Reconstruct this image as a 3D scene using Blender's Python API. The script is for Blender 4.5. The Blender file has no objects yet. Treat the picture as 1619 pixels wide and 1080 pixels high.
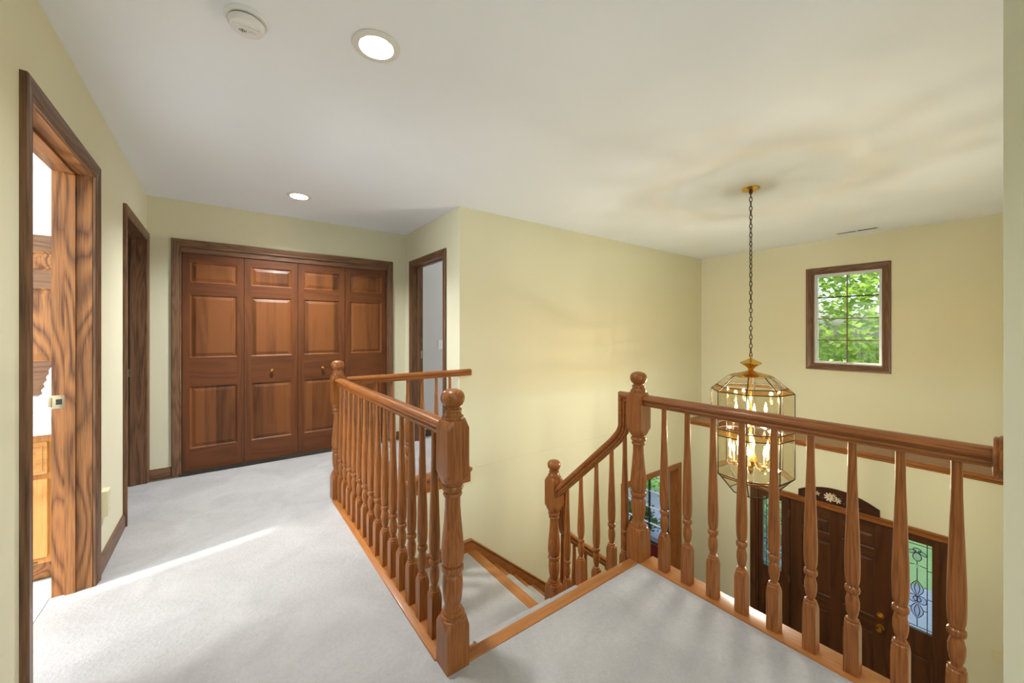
import bpy, bmesh, math, random
from mathutils import Vector, Matrix
random.seed(7)
SC = bpy.context.scene
COL = SC.collection
PI = math.pi

# ------------------------------------------------------------------ camera
H = 1.2713
cam_d = bpy.data.cameras.new('camera'); cam = bpy.data.objects.new('camera', cam_d); COL.objects.link(cam)
cam.location = (0, 0, H); cam.rotation_euler = (PI/2, 0, -math.radians(36.654))
cam_d.sensor_fit = 'HORIZONTAL'; cam_d.sensor_width = 36.0
cam_d.lens = 36.0*614.06/1619.0
cam_d.shift_y = -(540-524.95)/1619.0
cam_d.clip_start = 0.02; cam_d.clip_end = 400
SC.camera = cam
SC.view_settings.view_transform = 'Standard'; SC.view_settings.look = 'None'
SC.view_settings.gamma = 1.0; SC.view_settings.use_curve_mapping = False
SC.view_settings.exposure = 0.0

# ------------------------------------------------------------------ sky, sun, daylight
world = bpy.data.worlds.new('world'); SC.world = world; world.use_nodes = True
wn = world.node_tree.nodes; wl = world.node_tree.links
for n in list(wn): wn.remove(n)
wo = wn.new('ShaderNodeOutputWorld'); bg = wn.new('ShaderNodeBackground'); sky = wn.new('ShaderNodeTexSky')
sky.sky_type = 'NISHITA'; sky.sun_disc = False; sky.sun_elevation = math.radians(30); sky.sun_rotation = math.radians(-100)
sky.air_density = 1.0; sky.dust_density = 5; sky.ozone_density = 1.0
bg.inputs['Strength'].default_value = 0.9
wl.new(sky.outputs[0], bg.inputs[0]); wl.new(bg.outputs[0], wo.inputs[0])
sun_d = bpy.data.lights.new('sun', 'SUN'); sun = bpy.data.objects.new('sun', sun_d); COL.objects.link(sun)
sun_d.energy = 5.0; sun_d.angle = 0.018; sun_d.color = (1, .97, .93)
sun.rotation_euler = Vector((.978, .206, -.56)).to_track_quat('-Z', 'Y').to_euler()
def area(name, loc, direction, sx, sy, energy, color=(1, 1, 1)):
    d = bpy.data.lights.new(name, 'AREA'); o = bpy.data.objects.new(name, d); COL.objects.link(o)
    d.shape = 'RECTANGLE'; d.size = sx; d.size_y = sy; d.energy = energy; d.color = color
    o.location = loc; o.rotation_euler = Vector(direction).to_track_quat('-Z', 'Z').to_euler()
    return o
# fill light added at a made-up window in the unseen hall end
area('hall_end_fill', (.65, -3.02, 1.35), (0, 1, 0.05), 2.0, 1.7, 13, (.93, .97, 1))
# daylight of the unseen bathroom window, then fill added in two other rooms
area('bathroom_window_daylight', (-2.74, 1.95, 1.5), (1, 0.1, .08), 1.1, 1.1, 95, (.92, .96, 1))
area('bedroom_fill', (4.5, 3.86, 1.4), (-1, .12, 0), .8, 1.2, 40, (.92, .95, 1))  # added fill lamp, the grey room has no window here
area('living_room_fill', (4.2, 6.2, -1.3), (0, -1, 0), 1.5, 1.3, 30, (.95, .98, 1))  # added fill lamp in the room below, no source seen there

# ------------------------------------------------------------------ materials
M = {}
def new_mat(name):
    m = bpy.data.materials.new(name); m.use_nodes = True; nt = m.node_tree
    b = nt.nodes['Principled BSDF']; M[name] = m
    return m, nt, b
def srgb(r, g, b):
    f = lambda c: c/12.92 if c <= .04045 else ((c+.055)/1.055)**2.4
    return (f(r/255), f(g/255), f(b/255), 1)
def plain(name, col, rough=.5, metal=0.0, bump=0.0, bscale=200, spec=.5, coat=0):
    m, nt, b = new_mat(name)
    b.inputs['Base Color'].default_value = col; b.inputs['Roughness'].default_value = rough
    b.inputs['Metallic'].default_value = metal; b.inputs['Specular IOR Level'].default_value = spec
    b.inputs['Coat Weight'].default_value = coat
    tc = nt.nodes.new('ShaderNodeTexCoord'); no = nt.nodes.new('ShaderNodeTexNoise')
    no.inputs['Scale'].default_value = bscale; no.inputs['Detail'].default_value = 3
    nt.links.new(tc.outputs['Object'], no.inputs['Vector'])
    if bump:
        bp = nt.nodes.new('ShaderNodeBump'); bp.inputs['Strength'].default_value = bump; bp.inputs['Distance'].default_value = .002
        nt.links.new(no.outputs['Fac'], bp.inputs['Height']); nt.links.new(bp.outputs[0], b.inputs['Normal'])
    return m
def mathn(nt, op, a, bval=None, c=None):
    n = nt.nodes.new('ShaderNodeMath'); n.operation = op
    for i, v in enumerate((a, bval, c)):
        if v is None: continue
        if isinstance(v, (int, float)): n.inputs[i].default_value = v
        else: nt.links.new(v, n.inputs[i])
    return n.outputs[0]
def wood(name, light, dark, axis, rough=.35, rings=9.0, across=7.0, contrast=.6, pores=.35, coat=.22, spec=.3, stave=0.0, along=.11):
    """flat-sawn grain running along one axis: contour lines of a stretched noise + fine pores"""
    m, nt, b = new_mat(name); N = nt.nodes; L = nt.links
    tc = N.new('ShaderNodeTexCoord'); oi = N.new('ShaderNodeObjectInfo')
    vm = N.new('ShaderNodeVectorMath'); vm.operation = 'MULTIPLY_ADD'
    cb = N.new('ShaderNodeCombineXYZ')
    for i in range(3): L.new(oi.outputs['Random'], cb.inputs[i])
    L.new(cb.outputs[0], vm.inputs[0]); vm.inputs[1].default_value = (17, 11, 23); L.new(tc.outputs['Object'], vm.inputs[2])
    mp = N.new('ShaderNodeMapping'); s = [1, 1, 1]; s['xyz'.index(axis)] = along
    mp.inputs['Scale'].default_value = s; L.new(vm.outputs[0], mp.inputs['Vector'])
    n1 = N.new('ShaderNodeTexNoise'); n1.inputs['Scale'].default_value = across; n1.inputs['Detail'].default_value = 1.2
    n1.inputs['Roughness'].default_value = .35; n1.inputs['Distortion'].default_value = .35
    L.new(mp.outputs[0], n1.inputs['Vector'])
    ring = mathn(nt, 'PINGPONG', mathn(nt, 'MULTIPLY', n1.outputs['Fac'], rings), .5)
    ring = mathn(nt, 'MULTIPLY', ring, 2.0)
    ring = mathn(nt, 'POWER', ring, 1.6)
    mp2 = N.new('ShaderNodeMapping'); s2 = [1, 1, 1]; s2['xyz'.index(axis)] = .035
    mp2.inputs['Scale'].default_value = s2; L.new(vm.outputs[0], mp2.inputs['Vector'])
    n2 = N.new('ShaderNodeTexNoise'); n2.inputs['Scale'].default_value = 230; n2.inputs['Detail'].default_value = 3
    L.new(mp2.outputs[0], n2.inputs['Vector'])
    n3 = N.new('ShaderNodeTexNoise'); n3.inputs['Scale'].default_value = 2.2; n3.inputs['Detail'].default_value = 2
    L.new(mp.outputs[0], n3.inputs['Vector'])
    fac = mathn(nt, 'MULTIPLY', ring, contrast)
    p = mathn(nt, 'MULTIPLY', mathn(nt, 'SUBTRACT', n2.outputs['Fac'], .42), pores*3.2)
    fac = mathn(nt, 'ADD', fac, p)
    fac = mathn(nt, 'ADD', fac, mathn(nt, 'MULTIPLY', mathn(nt, 'SUBTRACT', n3.outputs['Fac'], .5), .5))
    if stave:
        sp = N.new('ShaderNodeSeparateXYZ'); L.new(vm.outputs[0], sp.inputs[0])
        wnn = N.new('ShaderNodeTexWhiteNoise'); wnn.noise_dimensions = '1D'
        L.new(mathn(nt, 'FLOOR', mathn(nt, 'MULTIPLY', sp.outputs[0], 1/.082)), wnn.inputs['W'])
        fac = mathn(nt, 'ADD', fac, mathn(nt, 'MULTIPLY', mathn(nt, 'SUBTRACT', wnn.outputs['Value'], .5), stave))
    cl = N.new('ShaderNodeClamp'); L.new(fac, cl.inputs[0])
    mx = N.new('ShaderNodeMix'); mx.data_type = 'RGBA'
    L.new(cl.outputs[0], mx.inputs[0]); mx.inputs[6].default_value = light; mx.inputs[7].default_value = dark
    L.new(mx.outputs[2], b.inputs['Base Color'])
    b.inputs['Roughness'].default_value = rough; b.inputs['Specular IOR Level'].default_value = spec; b.inputs['Coat Weight'].default_value = coat; b.inputs['Coat Roughness'].default_value = .16
    bp = N.new('ShaderNodeBump'); bp.inputs['Strength'].default_value = .12; bp.inputs['Distance'].default_value = .0015
    L.new(mathn(nt, 'MULTIPLY', cl.outputs[0], -1.0), bp.inputs['Height']); L.new(bp.outputs[0], b.inputs['Normal'])
    return m
for ax in 'xyz':
    wood('oak_'+ax, srgb(158, 97, 46), srgb(84, 42, 14), ax, contrast=.34, rings=10, across=16, pores=.5, along=.05, coat=.25)
    wood('casing_'+ax, srgb(122, 88, 62), srgb(68, 45, 31), ax, contrast=.55, rings=12, across=10, rough=.42, coat=.15, pores=.5, along=.09)
    wood('strip_'+ax, srgb(176, 116, 62), srgb(134, 82, 40), ax, contrast=.3, rings=9, across=14, pores=.5, along=.06)
    wood('closet_'+ax, srgb(106, 60, 29), srgb(58, 30, 13), ax, contrast=.4, rings=7, across=6, rough=.42, pores=.2, coat=.1)
    wood('entry_'+ax, srgb(88, 53, 29), srgb(46, 25, 12), ax, contrast=.45, rings=6, across=6, rough=.42, pores=.25)
    wood('vanity_'+ax, srgb(186, 132, 74), srgb(138, 90, 44), ax, contrast=.5, rings=9, across=7, rough=.4)
wood('closet_panel', srgb(124, 74, 36), srgb(60, 31, 13), 'z', contrast=.3, rings=6, across=6, rough=.4, pores=.2, stave=.85, coat=.1)
wood('jamb_z', srgb(160, 108, 62), srgb(86, 52, 28), 'z', contrast=.75, rings=11, across=6.5, rough=.42, coat=.15, pores=.45, along=.2)
wood('jamb_y', srgb(160, 108, 62), srgb(86, 52, 28), 'y', contrast=.75, rings=11, across=6.5, rough=.42, coat=.15, pores=.45, along=.2)
wood('plaque_wood', srgb(70, 38, 26), srgb(36, 18, 14), 'y', contrast=.4, rings=6, across=6)
wood('bark', srgb(110, 100, 88), srgb(60, 52, 44), 'z', rough=.9, coat=0)

def wall_paint(name, col, bump=.06):
    m, nt, b = new_mat(name); N = nt.nodes; L = nt.links
    tc = N.new('ShaderNodeTexCoord'); no = N.new('ShaderNodeTexNoise'); no.inputs['Scale'].default_value = 260; no.inputs['Detail'].default_value = 2
    n2 = N.new('ShaderNodeTexNoise'); n2.inputs['Scale'].default_value = 1.3; n2.inputs['Detail'].default_value = 2
    L.new(tc.outputs['Object'], no.inputs['Vector']); L.new(tc.outputs['Object'], n2.inputs['Vector'])
    mx = N.new('ShaderNodeMix'); mx.data_type = 'RGBA'; L.new(n2.outputs['Fac'], mx.inputs[0])
    mx.inputs[6].default_value = tuple(c*.97 for c in col[:3])+(1,); mx.inputs[7].default_value = tuple(min(1, c*1.03) for c in col[:3])+(1,)
    L.new(mx.outputs[2], b.inputs['Base Color']); b.inputs['Roughness'].default_value = .75; b.inputs['Specular IOR Level'].default_value = .25
    bp = N.new('ShaderNodeBump'); bp.inputs['Strength'].default_value = bump; bp.inputs['Distance'].default_value = .001
    L.new(no.outputs['Fac'], bp.inputs['Height']); L.new(bp.outputs[0], b.inputs['Normal'])
wall_paint('wall', srgb(220, 217, 190))
wall_paint('ceiling', srgb(238, 244, 254), .1)
wall_paint('bath_wall', srgb(236, 236, 234))
wall_paint('bed_wall', srgb(205, 204, 208))
wall_paint('red_wall', srgb(104, 28, 28))
wall_paint('soffit', srgb(225, 222, 212))

def carpet(name, c1, c2):
    m, nt, b = new_mat(name); N = nt.nodes; L = nt.links
    tc = N.new('ShaderNodeTexCoord')
    def noise(s, d=3, r=.5, dist=0):
        n = N.new('ShaderNodeTexNoise'); n.inputs['Scale'].default_value = s; n.inputs['Detail'].default_value = d
        n.inputs['Roughness'].default_value = r; n.inputs['Distortion'].default_value = dist
        L.new(tc.outputs['Object'], n.inputs['Vector']); return n.outputs['Fac']
    fine = noise(330, 3, .7); mid = noise(60, 3, .6); nap = noise(2.6, 4, .6, .8)
    f = mathn(nt, 'ADD', mathn(nt, 'MULTIPLY', mathn(nt, 'SUBTRACT', fine, .5), 1.1), mathn(nt, 'MULTIPLY', mathn(nt, 'SUBTRACT', nap, .5), 1.5))
    f = mathn(nt, 'ADD', f, mathn(nt, 'MULTIPLY', mathn(nt, 'SUBTRACT', mid, .5), .5)); f = mathn(nt, 'ADD', f, .5)
    cl = N.new('ShaderNodeClamp'); L.new(f, cl.inputs[0])
    mx = N.new('ShaderNodeMix'); mx.data_type = 'RGBA'; L.new(cl.outputs[0], mx.inputs[0])
    mx.inputs[6].default_value = c1; mx.inputs[7].default_value = c2
    L.new(mx.outputs[2], b.inputs['Base Color']); b.inputs['Roughness'].default_value = .95; b.inputs['Specular IOR Level'].default_value = .08
    b.inputs['Sheen Weight'].default_value = .15
    h = mathn(nt, 'ADD', fine, mathn(nt, 'MULTIPLY', mid, 1.6))
    bp = N.new('ShaderNodeBump'); bp.inputs['Strength'].default_value = .55; bp.inputs['Distance'].default_value = .006
    L.new(h, bp.inputs['Height']); L.new(bp.outputs[0], b.inputs['Normal'])
carpet('carpet', srgb(158, 157, 156), srgb(192, 191, 190))

plain('brass', srgb(212, 168, 84), .22, 1.0, .05, 60)
plain('old_brass', srgb(176, 164, 136), .38, 1.0, .05, 60)
plain('black_came', srgb(52, 44, 34), .45, .7, .1, 120)
plain('chain_metal', srgb(78, 68, 46), .45, .8, .1, 120)
plain('white_plastic', srgb(232, 234, 238), .4, 0, .03, 200)
plain('ivory_plastic', srgb(222, 214, 178), .4, 0, .03, 200)
plain('dark_slot', srgb(40, 38, 34), .7, 0, .03, 200)
plain('white_paint', srgb(226, 226, 222), .4, 0, .03, 200)
plain('tile', srgb(226, 228, 230), .22, 0, .03, 30)
plain('grout', srgb(176, 178, 180), .8, 0, .2, 200)
plain('counter', srgb(238, 238, 238), .2, 0, .02, 60)
plain('ceramic', srgb(240, 240, 238), .35, 0, .05, 60)
plain('candle', srgb(170, 156, 126), .5, 0, .05, 60)
plain('hinge', srgb(120, 104, 76), .4, .9, .05, 80)
plain('foyer_floor', srgb(150, 120, 90), .35, 0, .05, 20)
plain('petal', srgb(216, 204, 180), .7, 0, .15, 80)
plain('leaf_paint', srgb(52, 56, 40), .7, 0, .15, 80)
plain('dark_base', srgb(54, 42, 36), .5, 0, .05, 80)
plain('aluminium', srgb(196, 198, 198), .4, .6, .05, 80)
plain('paving', srgb(176, 172, 190), .9, 0, .4, 25)
plain('soil', srgb(90, 74, 60), .95, 0, .6, 40)

def schlick(nt, normal=None):
    """reflectance of a thin pane, the same from both faces"""
    N = nt.nodes; L = nt.links; ge = N.new('ShaderNodeNewGeometry'); vm = N.new('ShaderNodeVectorMath'); vm.operation = 'DOT_PRODUCT'
    L.new(normal or ge.outputs['Normal'], vm.inputs[0]); L.new(ge.outputs['Incoming'], vm.inputs[1])
    c = mathn(nt, 'SUBTRACT', 1.0, mathn(nt, 'ABSOLUTE', vm.outputs['Value']))
    return mathn(nt, 'ADD', mathn(nt, 'MULTIPLY', mathn(nt, 'POWER', c, 5.0), .6), .04)
def glass(name, tint, refl=.9, rough=.02, bump=0, bscale=40):
    m = bpy.data.materials.new(name); m.use_nodes = True; nt = m.node_tree; N = nt.nodes; L = nt.links; M[name] = m
    for n in list(N): N.remove(n)
    o = N.new('ShaderNodeOutputMaterial'); mx = N.new('ShaderNodeMixShader'); t = N.new('ShaderNodeBsdfTransparent'); g = N.new('ShaderNodeBsdfGlossy')
    t.inputs['Color'].default_value = tint; g.inputs['Roughness'].default_value = rough; g.inputs['Color'].default_value = (refl, refl, refl, 1)
    nrm = None
    if bump:
        tc = N.new('ShaderNodeTexCoord'); no = N.new('ShaderNodeTexNoise'); no.inputs['Scale'].default_value = bscale
        L.new(tc.outputs['Object'], no.inputs['Vector']); bp = N.new('ShaderNodeBump'); bp.inputs['Strength'].default_value = bump; bp.inputs['Distance'].default_value = .01
        L.new(no.outputs['Fac'], bp.inputs['Height']); L.new(bp.outputs[0], g.inputs['Normal']); nrm = bp.outputs[0]
    L.new(schlick(nt, nrm), mx.inputs[0]); L.new(t.outputs[0], mx.inputs[1]); L.new(g.outputs[0], mx.inputs[2]); L.new(mx.outputs[0], o.inputs[0])
glass('clear_glass', (.97, .98, .97, 1))
glass('lantern_glass', (.95, .93, .86, 1), 1, .03, .12, 14)
glass('amber_glass', (.90, .70, .42, 1), 1, .05, .2, 14)
def textured_glass(name, tint, rough, w):
    """obscure cathedral glass: part clear, part scattered forward"""
    m = bpy.data.materials.new(name); m.use_nodes = True; nt = m.node_tree; N = nt.nodes; L = nt.links; M[name] = m
    for n in list(N): N.remove(n)
    o = N.new('ShaderNodeOutputMaterial'); mx = N.new('ShaderNodeMixShader'); t = N.new('ShaderNodeBsdfTransparent')
    tr = N.new('ShaderNodeBsdfTranslucent'); g = N.new('ShaderNodeBsdfGlossy'); m2 = N.new('ShaderNodeMixShader')
    tc = N.new('ShaderNodeTexCoord'); no = N.new('ShaderNodeTexNoise'); no.inputs['Scale'].default_value = 45; no.inputs['Distortion'].default_value = 1.5
    L.new(tc.outputs['Object'], no.inputs['Vector']); bp = N.new('ShaderNodeBump'); bp.inputs['Strength'].default_value = .5; bp.inputs['Distance'].default_value = .01
    L.new(no.outputs['Fac'], bp.inputs['Height'])
    for s in (tr, g): L.new(bp.outputs[0], s.inputs['Normal'])
    t.inputs['Color'].default_value = tint; tr.inputs['Color'].default_value = tint; g.inputs['Roughness'].default_value = rough
    mx.inputs[0].default_value = w; L.new(t.outputs[0], mx.inputs[1]); L.new(tr.outputs[0], mx.inputs[2])
    L.new(schlick(nt, bp.outputs[0]), m2.inputs[0]); L.new(mx.outputs[0], m2.inputs[1]); L.new(g.outputs[0], m2.inputs[2]); L.new(m2.outputs[0], o.inputs[0])
textured_glass('sidelight_glass', (.93, .96, .93, 1), .1, .10)
textured_glass('bevel_glass', (.90, .90, .96, 1), .05, .05)
def emit(name, col, s):
    m = bpy.data.materials.new(name); m.use_nodes = True; nt = m.node_tree; M[name] = m
    b = nt.nodes['Principled BSDF']; b.inputs['Base Color'].default_value = col
    b.inputs['Emission Color'].default_value = col; b.inputs['Emission Strength'].default_value = s
emit('lamp_lens', (1, .97, .9, 1), 5)
emit('bulb', (1, .86, .62, 1), 12)
def leafy(name, c1, c2, tw=.45):
    m = bpy.data.materials.new(name); m.use_nodes = True; nt = m.node_tree; N = nt.nodes; L = nt.links; M[name] = m
    for n in list(N): N.remove(n)
    o = N.new('ShaderNodeOutputMaterial'); mx = N.new('ShaderNodeMixShader'); d = N.new('ShaderNodeBsdfDiffuse'); t = N.new('ShaderNodeBsdfTranslucent')
    tc = N.new('ShaderNodeTexCoord'); no = N.new('ShaderNodeTexNoise'); no.inputs['Scale'].default_value = 3.5; L.new(tc.outputs['Object'], no.inputs['Vector'])
    c = N.new('ShaderNodeMix'); c.data_type = 'RGBA'; c.inputs[6].default_value = c1; c.inputs[7].default_value = c2; L.new(no.outputs['Fac'], c.inputs[0])
    L.new(c.outputs[2], d.inputs[0]); L.new(c.outputs[2], t.inputs[0]); mx.inputs[0].default_value = tw
    L.new(d.outputs[0], mx.inputs[1]); L.new(t.outputs[0], mx.inputs[2]); L.new(mx.outputs[0], o.inputs[0])
leafy('maple_leaf', srgb(64, 112, 44), srgb(158, 186, 84), .5)
leafy('shrub_leaf', srgb(70, 130, 50), srgb(150, 200, 70), .4)
leafy('dark_leaf', srgb(50, 90, 50), srgb(90, 140, 70), .4)
leafy('grass', srgb(120, 160, 90), srgb(176, 200, 120), .1)

# ------------------------------------------------------------------ mesh helpers
class MB:
    def __init__(s): s.v = []; s.f = []
    def add(s, vs, fs):
        o = len(s.v); s.v += [tuple(v) for v in vs]; s.f += [tuple(o+i for i in f) for f in fs]; return s
    def box(s, x0, x1, y0, y1, z0, z1, bev=0.0):
        if bev:
            bm = bmesh.new(); bmesh.ops.create_cube(bm, size=1)
            for v in bm.verts:
                v.co = Vector(((x0+x1)/2+v.co.x*(x1-x0), (y0+y1)/2+v.co.y*(y1-y0), (z0+z1)/2+v.co.z*(z1-z0)))
            bmesh.ops.bevel(bm, geom=bm.edges[:], offset=bev, segments=2, profile=.5, affect='EDGES')
            bm.verts.ensure_lookup_table(); bm.verts.index_update()
            s.add([v.co for v in bm.verts], [[v.index for v in f.verts] for f in bm.faces]); bm.free(); return s
        return s.add([(x, y, z) for x in (x0, x1) for y in (y0, y1) for z in (z0, z1)],
                     [(0, 1, 3, 2), (4, 6, 7, 5), (0, 4, 5, 1), (2, 3, 7, 6), (0, 2, 6, 4), (1, 5, 7, 3)])
    def loft(s, loops, cap=True, closed=False):
        n = len(loops[0]); vs = [p for l in loops for p in l]; fs = []
        m = len(loops)
        for i in range(m if closed else m-1):
            for j in range(n):
                a = i*n+j; b = i*n+(j+1) % n; i2 = (i+1) % m
                fs.append((a, b, i2*n+(j+1) % n, i2*n+j))
        if cap and not closed: fs.append(tuple(range(n))); fs.append(tuple(range((m-1)*n, m*n)))
        return s.add(vs, fs)
    def lathe(s, prof, c=(0, 0, 0), seg=24, axis='z', cap=True):
        loops = []
        for h, r in prof:
            l = []
            for k in range(seg):
                a = 2*PI*k/seg; p = (r*math.cos(a), r*math.sin(a), h)
                if axis == 'x': p = (h, p[0], p[1])
                elif axis == 'y': p = (p[0], h, p[1])
                l.append((c[0]+p[0], c[1]+p[1], c[2]+p[2]))
            loops.append(l)
        return s.loft(loops, cap)
    def turned(s, prof, half, c=(0, 0, 0), seg=24):
        """lathe shape cut out of a square post of the given half width"""
        loops = []
        for z, r in prof:
            l = []
            for k in range(seg):
                a = 2*PI*k/seg; d = min(half/max(abs(math.cos(a)), abs(math.sin(a))), r)
                l.append((c[0]+d*math.cos(a), c[1]+d*math.sin(a), c[2]+z))
            loops.append(l)
        return s.loft(loops)
    def tube(s, path, r, seg=8, closed=False):
        path = [Vector(p) for p in path]; n = len(path); loops = []
        up = None
        for i, p in enumerate(path):
            if closed: t = path[(i+1) % n]-path[i-1]
            else: t = path[min(i+1, n-1)]-path[max(i-1, 0)]
            t.normalize()
            if up is None: up = Vector((0, 0, 1)) if abs(t.z) < .9 else Vector((1, 0, 0))
            a = t.cross(up).normalized(); bvec = a.cross(t).normalized(); up = bvec
            rr = r[i] if isinstance(r, (list, tuple)) else r
            loops.append([p+a*rr*math.cos(2*PI*k/seg)+bvec*rr*math.sin(2*PI*k/seg) for k in range(seg)])
        return s.loft(loops, not closed, closed)
    def sweep(s, prof, path, side):
        """prof (w,h) swept along a planar path; side = constant horizontal side vector; mitred corners"""
        path = [Vector(p) for p in path]; side = Vector(side); loops = []; n = len(path)
        sg = -1 if side.cross(path[1]-path[0]).z < 0 else 1
        for i, p in enumerate(path):
            t0 = (path[i]-path[i-1]).normalized() if i else (path[1]-path[0]).normalized()
            t1 = (path[i+1]-path[i]).normalized() if i < n-1 else t0
            t = (t0+t1).normalized(); up = side.cross(t).normalized()*sg; k = 1/max(.4, t.dot(t1))
            loops.append([p+side*w+up*h*k for w, h in prof])
        return s.loft(loops)
    def prism(s, poly, fn, d0, d1):
        n = len(poly)
        return s.add([fn(u, v, d0) for u, v in poly]+[fn(u, v, d1) for u, v in poly],
                     [tuple(range(n)), tuple(range(n, 2*n))]+[(i, (i+1) % n, n+(i+1) % n, n+i) for i in range(n)])
    def grid(s, axis, a0, a1, us, vs, filled):
        """slab with holes: only outer faces are made"""
        fl = {}
        nu, nv = len(us)-1, len(vs)-1
        for i in range(nu):
            for j in range(nv):
                fl[i, j] = filled((us[i]+us[i+1])/2, (vs[j]+vs[j+1])/2)
        def P(a, u, v): return {'x': (a, u, v), 'y': (u, a, v), 'z': (u, v, a)}[axis]
        for (i, j), ok in fl.items():
            if not ok: continue
            u0, u1, v0, v1 = us[i], us[i+1], vs[j], vs[j+1]
            for a in (a0, a1): s.add([P(a, u0, v0), P(a, u1, v0), P(a, u1, v1), P(a, u0, v1)], [(0, 1, 2, 3)])
            for di, dj, q in ((-1, 0, ((u0, v0), (u0, v1))), (1, 0, ((u1, v0), (u1, v1))), (0, -1, ((u0, v0), (u1, v0))), (0, 1, ((u0, v1), (u1, v1)))):
                if not fl.get((i+di, j+dj)):
                    s.add([P(a0, *q[0]), P(a0, *q[1]), P(a1, *q[1]), P(a1, *q[0])], [(0, 1, 2, 3)])
        return s
    def mesh(s, name, org=(0, 0, 0), smooth=30, merge=True):
        me = bpy.data.meshes.new(name)
        me.from_pydata([(v[0]-org[0], v[1]-org[1], v[2]-org[2]) for v in s.v], [], s.f)
        bm = bmesh.new(); bm.from_mesh(me)
        if merge: bmesh.ops.remove_doubles(bm, verts=bm.verts, dist=1e-5)
        bmesh.ops.recalc_face_normals(bm, faces=bm.faces); bm.to_mesh(me); bm.free()
        if smooth:
            me.polygons.foreach_set('use_smooth', [True]*len(me.polygons)); me.set_sharp_from_angle(angle=math.radians(smooth))
        me.update(); return me
    def build(s, name, mat, parent=None, smooth=30, label=None):
        """one mesh object; coordinates are world ones, origin at the parent's or the mesh's base"""
        if parent: org = wloc(parent)
        else:
            xs = [v[0] for v in s.v]; ys = [v[1] for v in s.v]; zs = [v[2] for v in s.v]
            org = Vector(((min(xs)+max(xs))/2, (min(ys)+max(ys))/2, min(zs)))
        # children get their own origin at their centre
        if parent:
            c = Vector([(min(v[i] for v in s.v)+max(v[i] for v in s.v))/2 for i in range(3)])
        else: c = org
        me = s.mesh(name, c, smooth); me.materials.append(M[mat])
        o = bpy.data.objects.new(name, me); COL.objects.link(o)
        if parent: o.parent = parent; o.location = c-org
        else: o.location = c
        if label: o['label'] = label
        return o
def wloc(o):
    v = Vector(o.location); p = o.parent
    while p: v += Vector(p.location); p = p.parent
    return v
def inst(me, name, mat, loc, parent=None, rotz=0):
    if not me.materials: me.materials.append(M[mat])
    o = bpy.data.objects.new(name, me); COL.objects.link(o)
    o.location = Vector(loc)-(wloc(parent) if parent else Vector((0, 0, 0))); o.rotation_euler[2] = rotz
    if parent: o.parent = parent
    return o
def tag(o, label=None, cat=None, group=None, kind=None):
    if label: o['label'] = label
    if cat: o['category'] = cat
    if group: o['group'] = group
    if kind: o['kind'] = kind
    return o
def thing(name, loc, label, cat, group=None, kind=None):
    o = bpy.data.objects.new(name, None); COL.objects.link(o); o.location = loc; o.empty_display_size = .1
    return tag(o, label, cat, group, kind)
def struct(o, label, cat): return tag(o, label, cat, kind='structure')

# key planes measured from the photograph
XL, YC, XD, YF, XW, CZ = -.5226, 4.5231, 1.763, 3.185, 6.155, 2.44
XF = 5.74           # lower front wall of the foyer, set in under the ledge
ZF = -2.80          # foyer floor
XR, YR = 1.815, .053  # corner of the near right wall
RISE, RUN = .2, .225

# ------------------------------------------------------------------ the shell
def wall(name, axis, a0, a1, u0, u1, v0, v1, holes, mat, label):
    us = sorted({u0, u1}|{h[0] for h in holes}|{h[1] for h in holes}); vs = sorted({v0, v1}|{h[2] for h in holes}|{h[3] for h in holes})
    f = lambda u, v: not any(h[0] < u < h[1] and h[2] < v < h[3] for h in holes)
    return struct(MB().grid(axis, a0, a1, us, vs, f).build(name, mat, smooth=0), label, 'wall')
# upper floor slab: carpet on top
def fl_ok(x, y):
    if x < XL: return (1.983 < y < 2.817 and x > -.662) or (3.583 < y < 4.457 and x > -1.6)
    if y < 1.33: return x < 1.90
    if y < 3.215: return x < .72
    return x < 1.78 or (y > 3.3 and x < 3.6)
xs = [-1.6, -.662, XL, .72, 1.78, 1.90, 3.6]; ys = [-3.1, 1.33, 1.983, 2.817, 3.215, 3.3, 3.583, 4.457, 6.0]
fo = MB().grid('z', -.02, 0, xs, ys, lambda x, y: fl_ok(x, y) and (y < 4.6 or x > 1.78)).build('floor', 'carpet', smooth=0)
struct(fo, 'light grey cut pile carpet of the upstairs hall', 'floor')
so = MB().grid('z', -.28, -.022, xs, ys, lambda x, y: fl_ok(x, y) and (y < 4.6 or x > 1.78)).build('ceiling_lower', 'soffit', smooth=0)
struct(so, 'underside of the upstairs hall floor over the ground floor', 'ceiling')
# ceiling with two round-can cut-outs and one for the light added behind the camera
CANS = [(.504, 1.607), (.525, 3.772), (.51, -.60)]
cxs = [-3.0]; cys = [-3.2]
for x, y in CANS: cxs += [x-.064, x+.064]; cys += [y-.064, y+.064]
cxs = sorted(cxs+[6.32]); cys = sorted(cys+[6.5])
ce = MB().grid('z', CZ, CZ+.16, cxs, cys, lambda x, y: not any(abs(x-a) < .064 and abs(y-b) < .064 for a, b in CANS)).build('ceiling', 'ceiling', smooth=0)
struct(ce, 'smooth off-white ceiling of hall and stairwell', 'ceiling')
struct(MB().box(-3, 6.32, -3.2, 6.5, 2.66, 2.7).build('ceiling_attic', 'soffit', smooth=0), 'attic deck above the ceiling', 'ceiling')

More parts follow.
